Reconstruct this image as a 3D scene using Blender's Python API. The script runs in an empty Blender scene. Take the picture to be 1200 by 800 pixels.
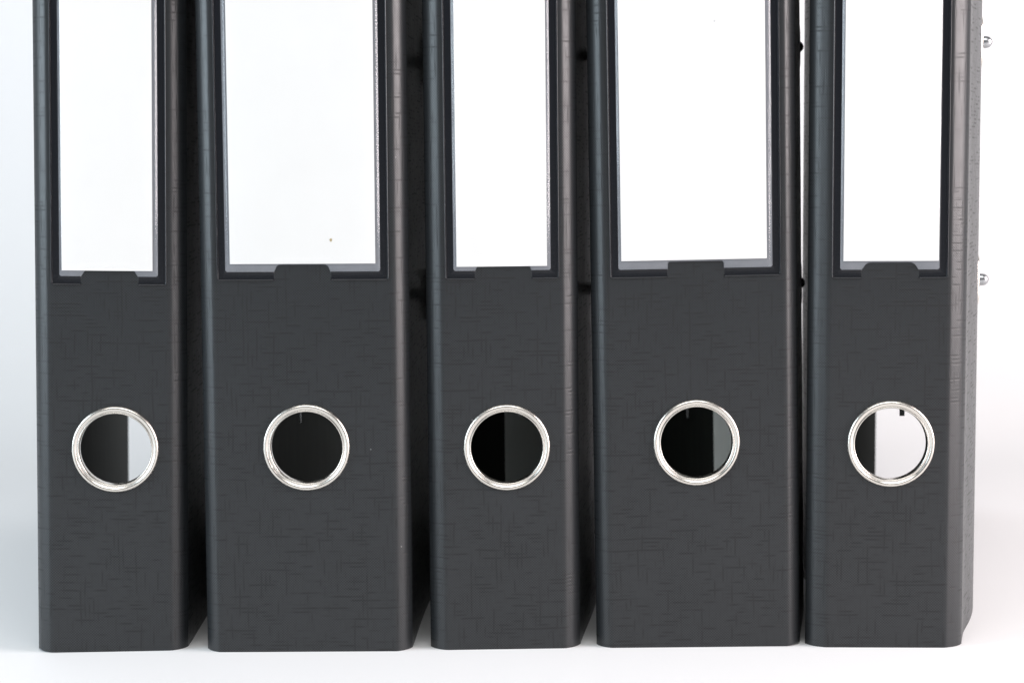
import bpy, math, random
from mathutils import Vector, Matrix

random.seed(7)
S = bpy.context.scene
C = S.collection
MM = 0.001

# ------------------------------------------------------------------ camera
FPX, CX, CY = 2333.0, 600.0, 400.0          # focal length and centre in photo pixels (1200 x 800)
CAM = Vector((0.0, -0.690, 0.1735))
PITCH, ROLL = math.radians(5.3), math.radians(0.45)
fwd = Vector((0, math.cos(PITCH), -math.sin(PITCH)))
up0 = Vector((0, math.sin(PITCH), math.cos(PITCH)))
rt0 = Vector((1, 0, 0))
rt = rt0 * math.cos(ROLL) - up0 * math.sin(ROLL)
up = up0 * math.cos(ROLL) + rt0 * math.sin(ROLL)
cd = bpy.data.cameras.new("camera")
cam = bpy.data.objects.new("camera", cd)
C.objects.link(cam)
M = Matrix((rt, up, -fwd)).transposed().to_4x4()
M.translation = CAM
cam.matrix_world = M
cd.sensor_width = 36.0
cd.lens = 36.0 * FPX / 1200.0
cd.clip_start, cd.clip_end = 0.02, 20.0
cd.dof.use_dof = True
cd.dof.focus_distance = 0.695
cd.dof.aperture_fstop = 20.0
S.camera = cam
S.render.resolution_x, S.render.resolution_y = 1024, 682

# ------------------------------------------------------------------ world, studio lamps, exposure
w = bpy.data.worlds.new("World")
S.world = w
w.use_nodes = True
w.node_tree.nodes["Background"].inputs[0].default_value = (0.92, 0.96, 1.0, 1)
w.node_tree.nodes["Background"].inputs[1].default_value = 0.30

def softbox(name, loc, target, sx, sy, power, col):
    d = bpy.data.lights.new(name, 'AREA')
    d.shape = 'RECTANGLE'
    d.size, d.size_y = sx, sy
    d.energy = power
    d.color = col
    o = bpy.data.objects.new(name, d)
    C.objects.link(o)
    o.location = loc
    o.rotation_euler = (Vector(target) - Vector(loc)).to_track_quat('-Z', 'Y').to_euler()
    return o

softbox("softbox_warm", (0.95, -0.27, 0.40), (0.05, 0.0, 0.16), 0.55, 0.65, 20.0, (1.0, 0.90, 0.90))
softbox("softbox_cool", (-0.95, -0.30, 0.40), (-0.05, 0.0, 0.16), 0.55, 0.65, 11.0, (0.76, 0.90, 1.0))
softbox("softbox_overhead", (0.0, -0.75, 1.35), (0.0, 0.0, 0.12), 1.2, 0.8, 14.5, (1.0, 0.995, 0.98))

S.view_settings.view_transform = 'Standard'
S.view_settings.look = 'None'
S.view_settings.gamma = 1.0
S.view_settings.exposure = -0.30
S.view_settings.use_curve_mapping = False

# ------------------------------------------------------------------ pixel -> place
def ray(px, py):
    return (fwd + rt * ((px - CX) / FPX) - up * ((py - CY) / FPX)).normalized()
def on_floor(px, py):
    d = ray(px, py); return CAM + d * (-CAM.z / d.z)
def on_depth(px, py, Y):
    d = ray(px, py); return CAM + d * ((Y - CAM.y) / d.y)

# ------------------------------------------------------------------ materials
def new_mat(name):
    m = bpy.data.materials.new(name)
    m.use_nodes = True
    nt = m.node_tree
    return m, nt, nt.nodes["Principled BSDF"]

class N:
    """tiny node-writing helper"""
    def __init__(self, nt): self.nt = nt
    def add(self, t, **kw):
        n = self.nt.nodes.new(t)
        for k, v in kw.items(): setattr(n, k, v)
        return n
    def link(self, a, b): self.nt.links.new(a, b)
    def math(self, op, a, b=None, c=None, clamp=False):
        n = self.add('ShaderNodeMath', operation=op, use_clamp=clamp)
        for i, v in enumerate((a, b, c)):
            if v is None: continue
            if isinstance(v, (int, float)): n.inputs[i].default_value = v
            else: self.link(v, n.inputs[i])
        return n.outputs[0]
    def noise(self, vec, scale, detail=2.0, rough=0.5):
        n = self.add('ShaderNodeTexNoise')
        n.inputs['Scale'].default_value = scale
        n.inputs['Detail'].default_value = detail
        n.inputs['Roughness'].default_value = rough
        self.link(vec, n.inputs['Vector'])
        return n.outputs['Fac']
    def scaled(self, vec, s):
        n = self.add('ShaderNodeVectorMath', operation='MULTIPLY')
        self.link(vec, n.inputs[0]); n.inputs[1].default_value = s
        return n.outputs[0]
    def ramp(self, fac, lo, hi, a=0.0, b=1.0):
        n = self.add('ShaderNodeMapRange')
        n.inputs[1].default_value, n.inputs[2].default_value = lo, hi
        n.inputs[3].default_value, n.inputs[4].default_value = a, b
        self.link(fac, n.inputs[0])
        return n.outputs[0]

def linen_mat():
    m, nt, b = new_mat("black_linen_paper")
    n = N(nt)
    uv = n.add('ShaderNodeUVMap', uv_map="cloth")          # metres along the wrap, metres up
    info = n.add('ShaderNodeObjectInfo')
    off = n.add('ShaderNodeVectorMath', operation='ADD')
    mul = n.math('MULTIPLY', info.outputs['Random'], 7.3)
    cmb = n.add('ShaderNodeCombineXYZ')
    n.link(mul, cmb.inputs[0]); n.link(n.math('MULTIPLY', mul, 1.7), cmb.inputs[1])
    n.link(uv.outputs[0], off.inputs[0]); n.link(cmb.outputs[0], off.inputs[1])
    V = off.outputs[0]
    # long threads across and up, embossed deeper than the rest
    sv = n.add('ShaderNodeSeparateXYZ'); n.link(V, sv.inputs[0])
    def threads(along, across, pitch, length, lo, hi, seed, wlo, whi):
        """straight threads: cells of one pitch across, broken into runs along; returns 0..1"""
        wob = n.math('MULTIPLY_ADD', n.noise(V, 55, 1.0), 0.9, n.math('MULTIPLY', across, 1.0 / pitch))
        row = n.math('FLOOR', wob)
        fr = n.math('ABSOLUTE', n.math('SUBTRACT', n.math('FRACT', wob), 0.5))
        c = n.add('ShaderNodeCombineXYZ')
        n.link(n.math('MULTIPLY', along, 1.0 / length), c.inputs[0])
        n.link(n.math('MULTIPLY_ADD', row, 7.317, seed), c.inputs[1])
        seg = n.ramp(n.noise(c.outputs[0], 1.0, 1.5, 0.6), lo, hi)
        return n.math('MULTIPLY', seg, n.ramp(fr, wlo, whi, 1.0, 0.0))
    X_, Z_ = sv.outputs[0], sv.outputs[1]
    th = threads(X_, Z_, 0.00135, 0.010, 0.52, 0.62, 3.1, 0.12, 0.34)
    tv = threads(Z_, X_, 0.00150, 0.012, 0.53, 0.63, 51.7, 0.10, 0.30)
    th2 = threads(X_, Z_, 0.00072, 0.006, 0.50, 0.66, 17.9, 0.15, 0.45)
    tv2 = threads(Z_, X_, 0.00078, 0.007, 0.50, 0.66, 83.3, 0.15, 0.45)
    thr = n.math('MAXIMUM', n.math('MAXIMUM', th, n.math('MULTIPLY', tv, 0.9)),
                 n.math('MULTIPLY', n.math('MAXIMUM', th2, tv2), 0.40))
    # fine diagonal weave of small pits
    sep = n.add('ShaderNodeSeparateXYZ'); n.link(uv.outputs[0], sep.inputs[0])
    k = 2 * math.pi / 0.00098
    wx = n.math('SINE', n.math('MULTIPLY', sep.outputs[0], k))
    wy = n.math('SINE', n.math('MULTIPLY', sep.outputs[1], k * 1.03))
    dots = n.math('MULTIPLY', wx, wy)
    patch = n.ramp(n.noise(V, 70, 1.0), 0.38, 0.62)
    weave = n.math('MULTIPLY', dots, n.math('MULTIPLY_ADD', patch, 0.65, 0.35))
    # height and colour
    hgt = n.math('SUBTRACT', n.math('MULTIPLY', weave, 0.5), thr)
    bump = n.add('ShaderNodeBump')
    bump.inputs['Strength'].default_value = 0.5
    bump.inputs['Distance'].default_value = 0.00006
    n.link(hgt, bump.inputs['Height'])
    n.link(bump.outputs[0], b.inputs['Normal'])
    big = n.noise(V, 18, 2.0)
    lev = n.math('MULTIPLY_ADD', big, 0.25, 0.875)
    lev = n.math('SUBTRACT', lev, n.math('MULTIPLY', thr, 0.52))
    lev = n.math('ADD', lev, n.math('MULTIPLY', weave, 0.85))
    # sparse pale dust
    vor = n.add('ShaderNodeTexVoronoi'); vor.inputs['Scale'].default_value = 95
    n.link(V, vor.inputs['Vector'])
    spk = n.math('LESS_THAN', vor.outputs['Distance'], 0.030)
    sepc = n.add('ShaderNodeSeparateColor'); n.link(vor.outputs['Color'], sepc.inputs[0])
    spk = n.math('MULTIPLY', spk, n.math('GREATER_THAN', sepc.outputs[0], 0.90))
    mix = n.add('ShaderNodeMix', data_type='RGBA')
    col = n.add('ShaderNodeMix', data_type='RGBA', blend_type='MULTIPLY')
    col.inputs[0].default_value = 1.0
    col.inputs[6].default_value = (0.0170, 0.0190, 0.0210, 1)
    cg = n.add('ShaderNodeCombineColor')
    for i in range(3): n.link(lev, cg.inputs[i])
    n.link(cg.outputs[0], col.inputs[7])
    n.link(spk, mix.inputs[0]); n.link(col.outputs[2], mix.inputs[6])
    mix.inputs[7].default_value = (0.13, 0.13, 0.13, 1)
    n.link(mix.outputs[2], b.inputs['Base Color'])
    n.link(n.math('MULTIPLY_ADD', thr, 0.15, 0.34), b.inputs['Roughness'])
    b.inputs['Specular IOR Level'].default_value = 0.5
    return m

def lining_mat(name, lo, hi):
    m, nt, b = new_mat(name)
    n = N(nt)
    tc = n.add('ShaderNodeTexCoord')
    f = n.noise(n.scaled(tc.outputs['Object'], (60, 60, 9)), 4.0, 3.0)
    cr = n.add('ShaderNodeValToRGB')
    cr.color_ramp.elements[0].color = (*lo, 1)
    cr.color_ramp.elements[1].color = (*hi, 1)
    n.link(f, cr.inputs[0]); n.link(cr.outputs[0], b.inputs['Base Color'])
    b.inputs['Roughness'].default_value = 0.9
    b.inputs['Specular IOR Level'].default_value = 0.15
    return m

def band_mat():
    m, nt, b = new_mat("black_welded_vinyl")
    n = N(nt)
    tc = n.add('ShaderNodeTexCoord')
    f = n.noise(tc.outputs['Object'], 900, 2.0)
    g = n.noise(n.scaled(tc.outputs['Object'], (300, 300, 60)), 1.0, 2.0)
    bump = n.add('ShaderNodeBump')
    bump.inputs['Strength'].default_value = 0.5
    bump.inputs['Distance'].default_value = 0.00012
    n.link(n.math('ADD', n.math('MULTIPLY', f, 0.5), g), bump.inputs['Height'])
    n.link(bump.outputs[0], b.inputs['Normal'])
    b.inputs['Base Color'].default_value = (0.006, 0.007, 0.010, 1)
    b.inputs['Roughness'].default_value = 0.26
    b.inputs['Specular IOR Level'].default_value = 0.4
    return m

def backing_mat():
    m, nt, b = new_mat("milky_pocket_sheet")
    n = N(nt)
    tc = n.add('ShaderNodeTexCoord')
    f = n.noise(tc.outputs['Object'], 220, 2.0)
    cr = n.add('ShaderNodeValToRGB')
    cr.color_ramp.elements[0].color = (0.15, 0.16, 0.18, 1)
    cr.color_ramp.elements[1].color = (0.21, 0.22, 0.24, 1)
    n.link(f, cr.inputs[0]); n.link(cr.outputs[0], b.inputs['Base Color'])
    b.inputs['Roughness'].default_value = 0.35
    return m

def film_mat():
    m, nt, b = new_mat("clear_pocket_film")
    n = N(nt)
    nt.nodes.remove(b)
    out = nt.nodes["Material Output"]
    tc = n.add('ShaderNodeTexCoord')
    f = n.noise(n.scaled(tc.outputs['Object'], (160, 160, 26)), 1.0, 2.5)
    bump = n.add('ShaderNodeBump')
    bump.inputs['Strength'].default_value = 0.7
    bump.inputs['Distance'].default_value = 0.0004
    n.link(f, bump.inputs['Height'])
    tr = n.add('ShaderNodeBsdfTransparent'); tr.inputs[0].default_value = (0.985, 0.985, 0.985, 1)
    gl = n.add('ShaderNodeBsdfGlossy'); gl.inputs['Roughness'].default_value = 0.16
    n.link(bump.outputs[0], gl.inputs['Normal'])
    fr = n.add('ShaderNodeFresnel'); geo = n.add('ShaderNodeNewGeometry')          # same reflectance from both sides of the thin film
    n.link(n.math('MULTIPLY_ADD', geo.outputs['Backfacing'], 1 / 1.5 - 1.5, 1.5), fr.inputs[0])
    n.link(bump.outputs[0], fr.inputs['Normal'])
    mx = n.add('ShaderNodeMixShader')
    n.link(fr.outputs[0], mx.inputs[0]); n.link(tr.outputs[0], mx.inputs[1]); n.link(gl.outputs[0], mx.inputs[2])
    n.link(mx.outputs[0], out.inputs[0])
    return m

def card_mat():
    m, nt, b = new_mat("white_card")
    n = N(nt)
    tc = n.add('ShaderNodeTexCoord')
    f = n.noise(tc.outputs['Object'], 45, 4.0)
    cr = n.add('ShaderNodeValToRGB')
    cr.color_ramp.elements[0].color = (0.785, 0.785, 0.77, 1)
    cr.color_ramp.elements[1].color = (0.83, 0.83, 0.815, 1)
    n.link(f, cr.inputs[0]); n.link(cr.outputs[0], b.inputs['Base Color'])
    b.inputs['Roughness'].default_value = 0.6
    return m

def metal_mat(name, col, rough):
    m, nt, b = new_mat(name)
    n = N(nt)
    tc = n.add('ShaderNodeTexCoord')
    f = n.noise(tc.outputs['Object'], 400, 3.0)
    b.inputs['Base Color'].default_value = (*col, 1)
    b.inputs['Metallic'].default_value = 1.0
    n.link(n.ramp(f, 0.3, 0.7, rough * 0.8, rough * 1.3), b.inputs['Roughness'])
    return m

def paper_mat():
    m, nt, b = new_mat("white_backdrop_paper")
    n = N(nt)
    tc = n.add('ShaderNodeTexCoord')
    f = n.noise(tc.outputs['Object'], 6, 4.0)
    cr = n.add('ShaderNodeValToRGB')
    cr.color_ramp.elements[0].color = (0.76, 0.762, 0.765, 1)
    cr.color_ramp.elements[1].color = (0.79, 0.792, 0.795, 1)
    n.link(f, cr.inputs[0]); n.link(cr.outputs[0], b.inputs['Base Color'])
    g = n.noise(tc.outputs['Object'], 900, 3.0)
    bump = n.add('ShaderNodeBump'); bump.inputs['Strength'].default_value = 0.15
    bump.inputs['Distance'].default_value = 0.0003
    n.link(g, bump.inputs['Height']); n.link(bump.outputs[0], b.inputs['Normal'])
    b.inputs['Roughness'].default_value = 0.7
    return m

LINEN, LINING, BAND, BACK, FILM, CARD = linen_mat(), lining_mat("dark_lining_paper", (0.022, 0.024, 0.022), (0.040, 0.043, 0.039)), band_mat(), backing_mat(), film_mat(), card_mat()
LINING_LIT = lining_mat("lining_paper_painted_lit", (0.60, 0.64, 0.61), (0.70, 0.74, 0.70))     # right covers' lining, paled in colour to stand in for light inside
NICKEL = metal_mat("nickel_plate", (0.74, 0.70, 0.64), 0.24)
STEEL = metal_mat("steel_wire", (0.42, 0.43, 0.44), 0.25)
PAPER = paper_mat()
SPOT, _, _b = new_mat("brown_stain"); _b.inputs['Base Color'].default_value = (0.45, 0.36, 0.20, 1)
SPOT2, _, _b = new_mat("grey_stain"); _b.inputs['Base Color'].default_value = (0.60, 0.61, 0.62, 1)

# ------------------------------------------------------------------ mesh helpers
class MB:
    def __init__(self): self.v, self.f, self.mi, self.uv = [], [], [], []
    def add(self, verts, faces, mi=0, uv=None):
        o = len(self.v)
        self.v += [tuple(p) for p in verts]
        self.f += [tuple(o + i for i in f) for f in faces]
        self.mi += [mi] * len(faces)
        self.uv += (uv if uv else [(p[0], p[2]) for p in verts])
    def strip(self, a, b, mi=0, closed=False, uva=None, uvb=None):
        n = len(a)
        fs = [(i, i + 1, n + i + 1, n + i) for i in range(n - 1)]
        if closed: fs.append((n - 1, 0, n, 2 * n - 1))
        self.add(list(a) + list(b), fs, mi, (uva + uvb) if uva else None)
    def grid(self, rows, mi=0, uvs=None):
        n = len(rows[0])
        fs = [(r * n + i, r * n + i + 1, (r + 1) * n + i + 1, (r + 1) * n + i)
              for r in range(len(rows) - 1) for i in range(n - 1)]
        self.add([p for r in rows for p in r], fs, mi, [q for r in uvs for q in r] if uvs else None)
    def build(self, name, mats, parent=None, smooth=True):
        me = bpy.data.meshes.new(name)
        me.from_pydata(self.v, [], self.f)
        ul = me.uv_layers.new(name="cloth")
        for lp in me.loops: ul.data[lp.index].uv = self.uv[lp.vertex_index]
        for m in (mats if isinstance(mats, (list, tuple)) else [mats]): me.materials.append(m)
        for p, i in zip(me.polygons, self.mi):
            p.material_index = i
            p.use_smooth = smooth
        me.update()
        o = bpy.data.objects.new(name, me)
        C.objects.link(o)
        o.parent = parent
        return o

def spline(pts, n):
    """Catmull-Rom through 2-D points, n samples for each span"""
    P = [Vector(p) for p in pts]
    P = [P[0] * 2 - P[1]] + P + [P[-1] * 2 - P[-2]]
    out = []
    for i in range(1, len(P) - 2):
        for k in range(n):
            t = k / n
            a, b, c, d = P[i - 1], P[i], P[i + 1], P[i + 2]
            out.append(0.5 * ((2 * b) + (c - a) * t + (2 * a - 5 * b + 4 * c - d) * t * t + (3 * b - a - 3 * c + d) * t ** 3))
    out.append(P[-2])
    return out

def tube(mb, path, r, seg=12, dome=False, mi=0):
    rows = []
    n = len(path)
    ups = None
    path = [Vector(p) for p in path]
    rr = [r] * n
    if dome:
        t = (path[-1] - path[-2]).normalized()
        tip = path[-1]
        for a in (30, 55, 75, 88):
            path.append(tip + t * r * math.sin(math.radians(a))); rr.append(r * math.cos(math.radians(a)))
    n = len(path)
    for i in range(n):
        t = (path[min(i + 1, n - 1)] - path[max(i - 1, 0)]).normalized()
        if ups is None: ups = t.orthogonal().normalized()
        ups = (ups - t * ups.dot(t)).normalized()
        s = t.cross(ups)
        rows.append([path[i] + (ups * math.cos(k * 2 * math.pi / seg) + s * math.sin(k * 2 * math.pi / seg)) * rr[i] for k in range(seg + 1)])
    mb.grid(rows, mi)
    for row, rev in ((rows[0], True), (rows[-1], False)):
        mb.add(row[:-1], [tuple(range(seg))[::-1 if rev else 1]], mi)

def empty(name, loc, rz=0.0, ry=0.0):
    o = bpy.data.objects.new(name, None)
    o.empty_display_size = 0.05
    C.objects.link(o)
    o.location = loc
    o.rotation_euler = (0, ry, rz)
    return o

# ------------------------------------------------------------------ the setting: one white paper sweep
bd = MB()
prof = [(-2.2, 0.0), (-1.0, 0.0), (0.0, 0.0), (0.42, 0.0)]
R = 0.34
for a in range(5, 91, 5):
    prof.append((0.42 + R * math.sin(math.radians(a)), R - R * math.cos(math.radians(a))))
prof += [(0.42 + R, 1.0), (0.42 + R, 2.0)]
bd.grid([[(-2.2, y, z) for y, z in prof], [(2.2, y, z) for y, z in prof]])
bo = bd.build("backdrop", PAPER)
bo["kind"] = "structure"
bo["label"] = "seamless white paper backdrop sweeping from table up behind the files"

# ------------------------------------------------------------------ lever arch file
H = 0.318          # height of a file
T = 0.0024         # board thickness
RR = 0.01515       # ring radius
GROUP = "black lever arch files standing in a row"

def section(hw, bx, by):
    """front outline of the spine from its left hinge to its right hinge, (x, y)"""
    r = [(hw - 0.0016, 0.0), (hw - 0.0008, 0.00006), (hw - 0.0001, 0.00025), (hw + 0.0005, 0.00062),
         (hw + bx * 0.36, by * 0.235), (hw + bx * 0.64, by * 0.45), (hw + bx * 0.86, by * 0.71), (hw + bx, by)]
    return [(-x, y) for x, y in reversed(r)], r

def offset(line, t):
    out = []
    for i, p in enumerate(line):
        a, b = Vector(line[max(i - 1, 0)]), Vector(line[min(i + 1, len(line) - 1)])
        d = (b - a).normalized()
        out.append((p[0] - d.y * t, p[1] + d.x * t))
    return out

def holed_panel(mb, x0, x1, z0, z1, y, hx, hz, r, p, flip, mi):
    def q(a, b, c, d):
        vs = [(a, y, b), (c, y, b), (c, y, d), (a, y, d)]
        mb.add(vs, [(3, 2, 1, 0) if flip else (0, 1, 2, 3)], mi)
    q(x0, z0, x1, hz - p); q(x0, hz + p, x1, z1)
    q(x0, hz - p, hx - p, hz + p); q(hx + p, hz - p, x1, hz + p)
    n = 96
    inner, outer = [], []
    for k in range(n):
        a = 2 * math.pi * k / n
        c, s = math.cos(a), math.sin(a)
        m = max(abs(c), abs(s))
        inner.append((hx + r * c, y, hz + r * s)); outer.append((hx + p * c / m, y, hz + p * s / m))
    if flip: mb.strip(inner, outer, mi, True)
    else: mb.strip(outer, inner, mi, True)
    return inner

def make_spine(root, hw, bx, by, hx, hz):
    mb = MB()
    L, Rr = section(hw, bx, by)
    er = 0.0005
    # flat front with the finger hole; its foot and head roll over a little
    xa, xb = L[-1][0], Rr[0][0]
    p = min(0.0185, hw - 0.0018 - abs(hx))
    inn = holed_panel(mb, xa, xb, er, H - er, 0.0, hx, hz, RR - 0.0018, p, False, 0)
    bk = holed_panel(mb, xa, xb, 0.0, H, T, hx, hz, RR - 0.0018, p, True, 1)
    mb.strip(inn, bk, 1, True)
    for s in (L, Rr):
        ln = [0.0]
        for a, b in zip(s, s[1:]): ln.append(ln[-1] + math.hypot(b[0] - a[0], b[1] - a[1]))
        base = s[0][0] if s is Rr else s[-1][0] - ln[-1]
        zs = (er, H * 0.25, H * 0.5, H * 0.75, H - er)
        mb.grid([[(x, y, z) for x, y in s] for z in zs], 0, [[(base + l, z) for l in ln] for z in zs])
        o = offset(s, T)
        mb.strip([(x, y, H) for x, y in o], [(x, y, 0) for x, y in o], 1)
    full = L + Rr
    inner = offset(full, er)
    back = offset(full, T)
    for z, zz, rev in ((er, 0.0, False), (H - er, H, True)):
        a = [(x, y, z) for x, y in full]; m = [(x, y, zz + (0.00015 if not rev else -0.00015)) for x, y in offset(full, er * 0.4)]
        b = [(x, y, zz) for x, y in inner]; c = [(x, y, zz) for x, y in back]
        for u, v in ((a, m), (m, b), (b, c)):
            mb.strip(*((v, u) if not rev else (u, v)), mi=0)
    for s in (0, -1):        # hinge ends
        x, y = full[s]; bx_, by_ = back[s]
        vs = [(x, y, 0), (bx_, by_, 0), (bx_, by_, H), (x, y, H)]
        mb.add(vs, [(0, 1, 2, 3) if s == 0 else (3, 2, 1, 0)], 0)
    return mb.build("spine", [LINEN, LINING], root)

def make_ring(root, hx, hz):
    mb = MB()
    prof = [(RR + 0.0001, 0.0002), (RR, -0.00055), (RR - 0.00035, -0.00100), (RR - 0.00085, -0.00118), (RR - 0.00130, -0.00100),
            (RR - 0.00165, -0.00062), (RR - 0.00185, -0.00058), (RR - 0.00205, -0.00078), (RR - 0.00230, -0.00082),
            (RR - 0.00252, -0.00060), (RR - 0.00262, 0.0), (RR - 0.00262, 0.0030), (RR - 0.0022, 0.0036), (RR - 0.0008, 0.0037)]
    n = 96
    rows = [[(hx + r * math.cos(2 * math.pi * k / n), y, hz + r * math.sin(2 * math.pi * k / n)) for k in range(n + 1)] for r, y in prof]
    mb.grid(rows[::-1])
    return mb.build("finger_ring", NICKEL, root)

def make_pocket(root, cx, z0, hw, ztop, notch_b, notch_t, notch_x, nh):
    """welded clear pocket: recessed black weld band in a U with a thumb gap, milky back sheet, clear front film"""
    bw = 0.0032
    prof = [(0.0, -0.00005), (0.00006, 0.00050), (0.00016, 0.00058), (0.00028, 0.00052), (0.00060, 0.00003),
            (0.0010, 0.00001), (0.0019, 0.00001), (0.00265, 0.00004), (0.0030, 0.00015), (bw, 0.00008)]   # (inwards, out of the spine)
    def path_pt(side, d, leg):
        # side -1 left, +1 right
        return (cx + side * (hw - d), leg) 
    mb = MB()
    for s in (-1, 1):
        end = notch_x + s * notch_b
        rows = []
        zlist = [ztop] + [ztop - (ztop - z0) * k / 24 for k in range(1, 24)]
        jit = [random.uniform(-1, 1) * 0.00010 for _ in zlist]
        for z, j in zip(zlist, jit):
            rows.append([(cx + s * (hw - d - (j if 0.0011 < d else 0)), -h, max(z, z0 + 0.004)) for d, h in prof])
        rc = 0.0009                       # rounded outer corner
        legs = []
        for a in (0, 22, 45, 45.001, 67, 90):
            if a == 45.001:
                legs.append(rows); rows = []
            ca, sa = math.cos(math.radians(a)), math.sin(math.radians(a))
            row = []
            for d, h in prof:
                r = max(rc - d, 0.00002)
                ox, oz = hw - max(d, rc), z0 + max(d, rc)
                if d < rc: row.append((cx + s * (ox + r * ca), -h, oz - r * sa))
                else: row.append((cx + s * (hw - d), -h, z0 + d))
            rows.append(row)
        x_end = end
        for k in range(1, 5):
            t = k / 4
            xs = (cx + s * (hw - bw)) * (1 - t) + x_end * t
            rows.append([(xs, -h, z0 + d * 0.92) for d, h in prof])
        rows.append([(x_end - s * 0.0003, 0.0001, z0 + 0.0002 + d * 0.85) for d, h in prof])
        legs.append(rows)
        for rows in legs: mb.grid(rows if s == 1 else [r[::-1] for r in rows])
    band = mb.build("label_pocket", BAND, root, smooth=False)

    def outline(ins, r, zt, nb, nt_, nhh):
        """pocket sheet outline (closed), going round from top left"""
        x0, x1, zb = cx - hw + ins, cx + hw - ins, z0 + ins
        pts = [(x0, zt)]
        for a in range(0, 91, 15):
            pts.append((x0 + r - r * math.cos(math.radians(a)), zb + r - r * math.sin(math.radians(a))))
        pts += [(notch_x - nb, zb), (notch_x - nb * 0.35 - nt_ * 0.65, zb + nhh * 0.75), (notch_x - nt_ + 0.0004, zb + nhh * 0.97), (notch_x - nt_ + 0.0012, zb + nhh),
                (notch_x + nt_ - 0.0012, zb + nhh), (notch_x + nt_ - 0.0004, zb + nhh * 0.97), (notch_x + nb * 0.35 + nt_ * 0.65, zb + nhh * 0.75), (notch_x + nb, zb)]
        for a in range(90, -1, -15):
            pts.append((x1 - r + r * math.cos(math.radians(a)), zb + r - r * math.sin(math.radians(a))))
        pts.append((x1, zt))
        return pts
    b0 = MB()
    o = outline(bw - 0.0002, 0.0008, ztop, notch_b - 0.0002, notch_t, nh - bw)
    n = len(o)
    b0.add([(x, -0.00025, z) for x, z in o], [tuple(range(n))])
    b0.strip([(x, -0.00025, z) for x, z in o + o[:1]][::-1], [(x, 0.0001, z) for x, z in o + o[:1]][::-1])
    b0.build("back_sheet", BACK, band, smooth=False)
    # clear film: rises from the weld over a rounded shoulder to lie over the card
    f0 = MB()
    steps = [(0.0, 0.00020), (0.0003, 0.00050), (0.0007, 0.00088), (0.0012, 0.00118), (0.0018, 0.00138), (0.0028, 0.00148)]
    rings = []
    for ins, h in steps:
        oo = outline(bw - 0.0002 + ins, 0.0010 + ins * 0.3, ztop - ins, notch_b - 0.0002 + ins * 0.4, notch_t + ins * 0.6, nh - bw - ins * 0.15)
        rings.append([(x, -h, z) for x, z in oo])
    m = len(rings[0])
    for a, b in zip(rings, rings[1:]):
        f0.strip(a + a[:1], b + b[:1])
    f0.add(rings[-1], [tuple(range(m))])
    f0.build("clear_film", FILM, band)
    return band

def make_cover(root, line, depths_slot=None, slot_z=()):
    """board from the hinge to the fore edge; line is the OUTER face (x, y), side decided by its sign"""
    mb = MB()
    side = 1 if line[0][0] > 0 else -1
    inn = offset(line, T if side > 0 else -T)
    n = len(line)
    ln = [0.0]
    for a, b in zip(line, line[1:]): ln.append(ln[-1] + math.hypot(b[0] - a[0], b[1] - a[1]))
    zs = sorted([0.0, H * 0.2, H * 0.78, H] + [z for p in slot_z for z in p])
    cols = set()
    if depths_slot:
        cols = {i for i in range(n - 1) if depths_slot[0] - 1e-6 <= (line[i][1] + line[i + 1][1]) / 2 <= depths_slot[1] + 1e-6}
    def hole(i, j):
        zc = (zs[j] + zs[j + 1]) / 2
        return i in cols and any(a < zc < b for a, b in slot_z)
    O = lambda i, j: (line[i][0], line[i][1], zs[j])
    I = lambda i, j: (inn[i][0], inn[i][1], zs[j])
    def quad(a, b, c, d, mi, uv=None):
        mb.add([a, b, c, d], [(0, 1, 2, 3) if side > 0 else (3, 2, 1, 0)], mi, uv)
    base = line[0][0]
    for i in range(n - 1):
        for j in range(len(zs) - 1):
            if hole(i, j): continue
            quad(O(i, j), O(i + 1, j), O(i + 1, j + 1), O(i, j + 1), 0,
                 [(base + ln[i], zs[j]), (base + ln[i + 1], zs[j]), (base + ln[i + 1], zs[j + 1]), (base + ln[i], zs[j + 1])])
            quad(I(i, j + 1), I(i + 1, j + 1), I(i + 1, j), I(i, j), 1)
            if i == 0 or hole(i - 1, j): quad(I(i, j), O(i, j), O(i, j + 1), I(i, j + 1), 0)
            if i == n - 2 or hole(i + 1, j): quad(O(i + 1, j), I(i + 1, j), I(i + 1, j + 1), O(i + 1, j + 1), 0)
            if j == 0 or hole(i, j - 1): quad(I(i, j), I(i + 1, j), O(i + 1, j), O(i, j), 0)
            if j == len(zs) - 2 or hole(i, j + 1): quad(O(i, j + 1), O(i + 1, j + 1), I(i + 1, j + 1), I(i, j + 1), 0)
    return mb.build("cover", [LINEN, LINING if side < 0 else LINING_LIT], root, smooth=False)

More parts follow.
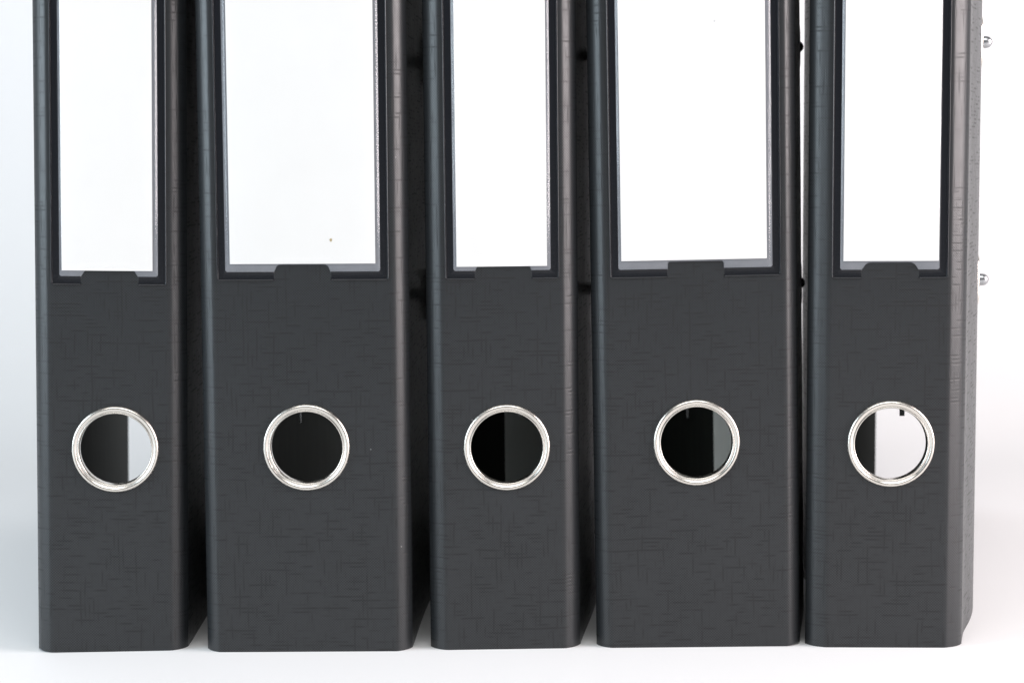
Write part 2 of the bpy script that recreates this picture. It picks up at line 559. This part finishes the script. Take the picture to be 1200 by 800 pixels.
def make_eyelet(cover, a, b, za, zb):
    """stadium-shaped metal rim set in a cover slot; a, b are the slot's near and far (x, y) on the outer face"""
    A, B = Vector((*a, 0)), Vector((*b, 0))
    d = (B - A).normalized()
    nrm = Vector((d.y, -d.x, 0))
    mid = (A + B) / 2
    hwid = (B - A).length / 2
    zc, hh = (za + zb) / 2, (zb - za) / 2
    mb = MB()
    prof = [(0.0016, 0.0), (0.0015, 0.0007), (0.0008, 0.0010), (0.0, 0.0008), (-0.0003, 0.0), (-0.0003, -0.0026), (0.0005, -0.0032), (0.0014, -0.0030)]
    n = 40
    rows = []
    for w_, h_ in prof:
        row = []
        for k in range(n + 1):
            t = 2 * math.pi * k / n
            c, s = math.cos(t), math.sin(t)
            rx = hwid + w_
            y_ = rx * c
            z_ = (hh - hwid) * (1 if s > 1e-9 else -1 if s < -1e-9 else 0) + rx * s
            row.append(mid + d * y_ + nrm * h_ + Vector((0, 0, zc + z_)))
        rows.append(row)
    mb.grid(rows)
    return mb.build("eyelet", NICKEL, cover)

def at_depth(line, y):
    for a, b in zip(line, line[1:]):
        if a[1] <= y <= b[1]:
            t = (y - a[1]) / (b[1] - a[1]); return a[0] + (b[0] - a[0]) * t
    return line[-1][0]

def make_file(spec):
    base = on_floor(*spec['foot'])
    lab = on_depth(spec['pocket'][0], spec['pocket'][1], base.y)
    lean = math.atan2(lab.x - base.x, lab.z)
    root = empty("lever_arch_file", (base.x, base.y, -0.0002), math.radians(spec['yaw']), lean)
    root["label"], root["category"], root["group"] = spec['label'], "binder", GROUP
    bpy.context.view_layer.update()
    inv = root.matrix_world.inverted()
    def loc2(X, Y):                          # world (x, y) near the floor -> local (x, y)
        v = inv @ Vector((X, Y, 0.08 * 0 )); return (v.x, v.y)
    def locpx(px, py, Y): return inv @ on_depth(px, py, Y)
    hw, bx, by = spec['hw'], spec['bevel'], 0.0058
    rc = locpx(spec['ring'][0], spec['ring'][1], base.y - 0.0005)
    make_spine(root, hw, bx, by, rc.x, rc.z)
    make_ring(root, rc.x, rc.z)
    pb = locpx(spec['pocket'][0], spec['pocket'][1], base.y)
    z0 = pb.z
    nx = locpx(spec['notch'], spec['pocket'][1], base.y).x
    phw = spec['phw']
    make_pocket(root, pb.x, z0, phw, 0.302, 0.0100, spec['ntop'], nx, 0.0057)
    # covers
    lines = []
    for side, key in ((-1, 'left'), (1, 'right')):
        pts = [(side * (hw + bx), by)]
        for X, D in spec[key]: pts.append(loc2(X, base.y + D))
        sp = [(p.x, p.y) for p in spline(pts, 12)]
        if side == 1:                        # exact columns for the slots
            ys = (0.0855, 0.0945)
            sp = [p for p in sp if not any(abs(p[1] - y) < 0.0015 for y in ys)]
            sp += [(at_depth(sorted(sp, key=lambda q: q[1]), y), y) for y in ys]
            sp.sort(key=lambda q: q[1])
        lines.append(sp)
    make_cover(root, lines[0])
    yA = 0.090
    zt = [locpx(spec['tips'][0], spec['tips'][k], base.y + yA).z for k in (1, 2)]
    slots = [(z - 0.0083, z + 0.0083) for z in zt]
    rcov = make_cover(root, lines[1], (0.0855, 0.0945), slots)
    a, b = [(at_depth(lines[1], y), y) for y in (0.0855, 0.0945)]
    for za, zb in slots: make_eyelet(rcov, a, b, za, zb)
    # lever mechanism riveted inside the left cover
    mb = MB()
    xl = at_depth(lines[0], yA) + T + 0.0006
    xl2 = [at_depth(lines[0], y) + T * 1.05 for y in (yA - 0.018, yA + 0.018)]
    zc = sum(zt) / 2
    z1, z2 = zc - 0.075, zc + 0.075
    f = [(xl2[0], yA - 0.018), (xl2[0] + 0.0012, yA - 0.018), (xl2[1] + 0.0012, yA + 0.018), (xl2[1], yA + 0.018)]
    mb.grid([[(x, y, z) for x, y in f + f[:1]] for z in (z1, z2)])
    for z in (z1, z2): mb.add([(x, y, z) for x, y in f], [(0, 1, 2, 3)])
    plate = mb.build("lever_mechanism", STEEL, root, smooth=False)
    xr = at_depth(lines[1], yA)
    for z in zt:
        t = MB()
        span = xr + spec.get('tip', 0.0024) - xl
        pth = [(xl + span * s, yA + 0.004 * math.sin(math.pi * s), z) for s in [k / 10 for k in range(11)]]
        tube(t, pth, 0.0024, 16, dome=True)
        t.build("arch", STEEL, plate)
    wp = locpx(spec['wire'][0], spec['wire'][1], base.y + yA + 0.003)
    t = MB()
    hwid, hth = spec['wire'][2] / 2, 0.0004
    zlo, zhi = wp.z, max(zt[1], wp.z + 0.02)
    ring_ = [(-hwid, -hth), (hwid, -hth), (hwid, hth), (-hwid, hth), (-hwid, -hth)]
    t.grid([[(wp.x + x, wp.y + y, z) for x, y in ring_] for z in (zlo, zhi)])
    for z in (zlo, zhi): t.add([(wp.x + x, wp.y + y, z) for x, y in ring_[:4]], [(0, 1, 2, 3)])
    t.build("wire", STEEL, plate, smooth=False)
    # the blank card slid into the pocket: a thing of its own
    c0 = locpx(spec['card'][0], spec['card'][2], base.y)
    c1 = locpx(spec['card'][1], spec['card'][2], base.y)
    mbc = MB()
    cw = (c1.x - c0.x) / 2
    zb, ztp = c0.z, 0.296
    th = 0.00028
    mbc.add([(-cw, 0, 0), (cw, 0, 0), (cw, 0, ztp - zb), (-cw, 0, ztp - zb), (-cw, th, 0), (cw, th, 0), (cw, th, ztp - zb), (-cw, th, ztp - zb)],
            [(0, 1, 2, 3), (7, 6, 5, 4), (4, 5, 1, 0), (3, 2, 6, 7), (0, 3, 7, 4), (1, 5, 6, 2)])
    card = mbc.build("label_card", CARD, None, smooth=False)
    card.matrix_world = root.matrix_world @ Matrix.Translation(((c0.x + c1.x) / 2, -0.00062, zb))
    card["label"], card["category"], card["group"] = spec['card_label'], "label card", "blank white label cards in the spine pockets"
    for px, py, r, mt in spec.get('spots', []):
        bpy.context.view_layer.update()
        p = card.matrix_world.inverted() @ on_depth(px, py, base.y)
        ms = MB()
        k = 14
        ms.add([(p.x + r * random.uniform(0.6, 1) * math.cos(2 * math.pi * i / k), -0.00004, p.z + 1.35 * r * random.uniform(0.6, 1) * math.sin(2 * math.pi * i / k)) for i in range(k)],
               [tuple(range(k))])
        s = ms.build("stain", mt, card, smooth=False)
    return root

NW, WW = 0.02165, 0.0320
FILES = [
    dict(foot=(130.5, 763.2), yaw=3.0, hw=NW, bevel=0.0048, ring=(134.8, 526.5), pocket=(127.5, 334.0), phw=0.0200, notch=128.5, ntop=0.0079,
         card=(73.0, 178.5, 316.5), left=[(-0.172, 0.09), (-0.1945, 0.29)], right=[(-0.1165, 0.09), (-0.107, 0.18), (-0.096, 0.29)],
         tips=(215, 60, 338), wire=(150, 468, 0.0012),
         label="narrow black binder at the row's end with no metal pins poking from its cover",
         card_label="blank white card in the narrow end binder that shows no metal pins"),
    dict(foot=(361.5, 763.2), yaw=-0.5, hw=WW, bevel=0.0045, ring=(359.0, 524.3), pocket=(355.0, 328.5), phw=0.0299, notch=354.5, ntop=0.0085,
         card=(269.5, 440.0, 309.5), left=[(-0.1065, 0.09), (-0.099, 0.18), (-0.0785, 0.29)], right=[(-0.0325, 0.09), (-0.018, 0.29)],
         tips=(487, 72, 345), wire=(351.5, 495, 0.0009), spots=[(388, 281, 0.00055, SPOT)],
         label="wide black binder whose white spine card carries a small brown speck",
         card_label="blank white card with a small brown speck in a wide binder's pocket"),
    dict(foot=(593.0, 760.2), yaw=1.5, hw=NW, bevel=0.0050, ring=(594.0, 524.3), pocket=(588.5, 327.0), phw=0.0199, notch=590.0, ntop=0.0084,
         card=(535.0, 641.0, 312.5), left=[(-0.0245, 0.09), (-0.0058, 0.20)], right=[(0.0335, 0.09), (0.034, 0.17), (-0.008, 0.29)],
         tips=(690, 65, 338), wire=(609.5, 487, 0.0017),
         label="narrow black binder in the middle of the row between two wide binders",
         card_label="blank white card in the narrow middle binder between two wide ones"),
    dict(foot=(820.0, 757.8), yaw=0.0, hw=WW, bevel=0.0043, ring=(816.5, 518.6), pocket=(815.0, 324.5), phw=0.0298, notch=815.5, ntop=0.0097,
         card=(728.0, 898.5, 306.0), left=[(0.0395, 0.09), (0.056, 0.15), (0.0912, 0.22)], right=[(0.1145, 0.09), (0.1135, 0.2), (0.0985, 0.29)], tip=0.0002,
         tips=(945, 55, 331), wire=(805.5, 490, 0.0009), spots=[(837, 25, 0.0004, SPOT2)],
         label="wide black binder beside the narrow end binder whose cover shows two metal pins",
         card_label="blank speck-free wide card in the binder beside the end one with pins"),
    dict(foot=(1037.5, 758.3), yaw=-2.5, hw=NW, bevel=0.0060, ring=(1044.3, 520.0), pocket=(1042.5, 326.0), phw=0.0201, notch=1043.0, ntop=0.0078,
         card=(988.5, 1099.5, 306.0), left=[(0.1180, 0.08), (0.1256, 0.16), (0.1778, 0.29)], right=[(0.1624, 0.018), (0.182, 0.09), (0.2095, 0.29)],
         tips=(1150, 50, 327), wire=(1057, 487, 0.0019),
         label="narrow black binder at the row's end with two metal pins poking from its cover",
         card_label="blank white card in the narrow end binder with two metal pins"),
]
for sp in FILES:
    make_file(sp)
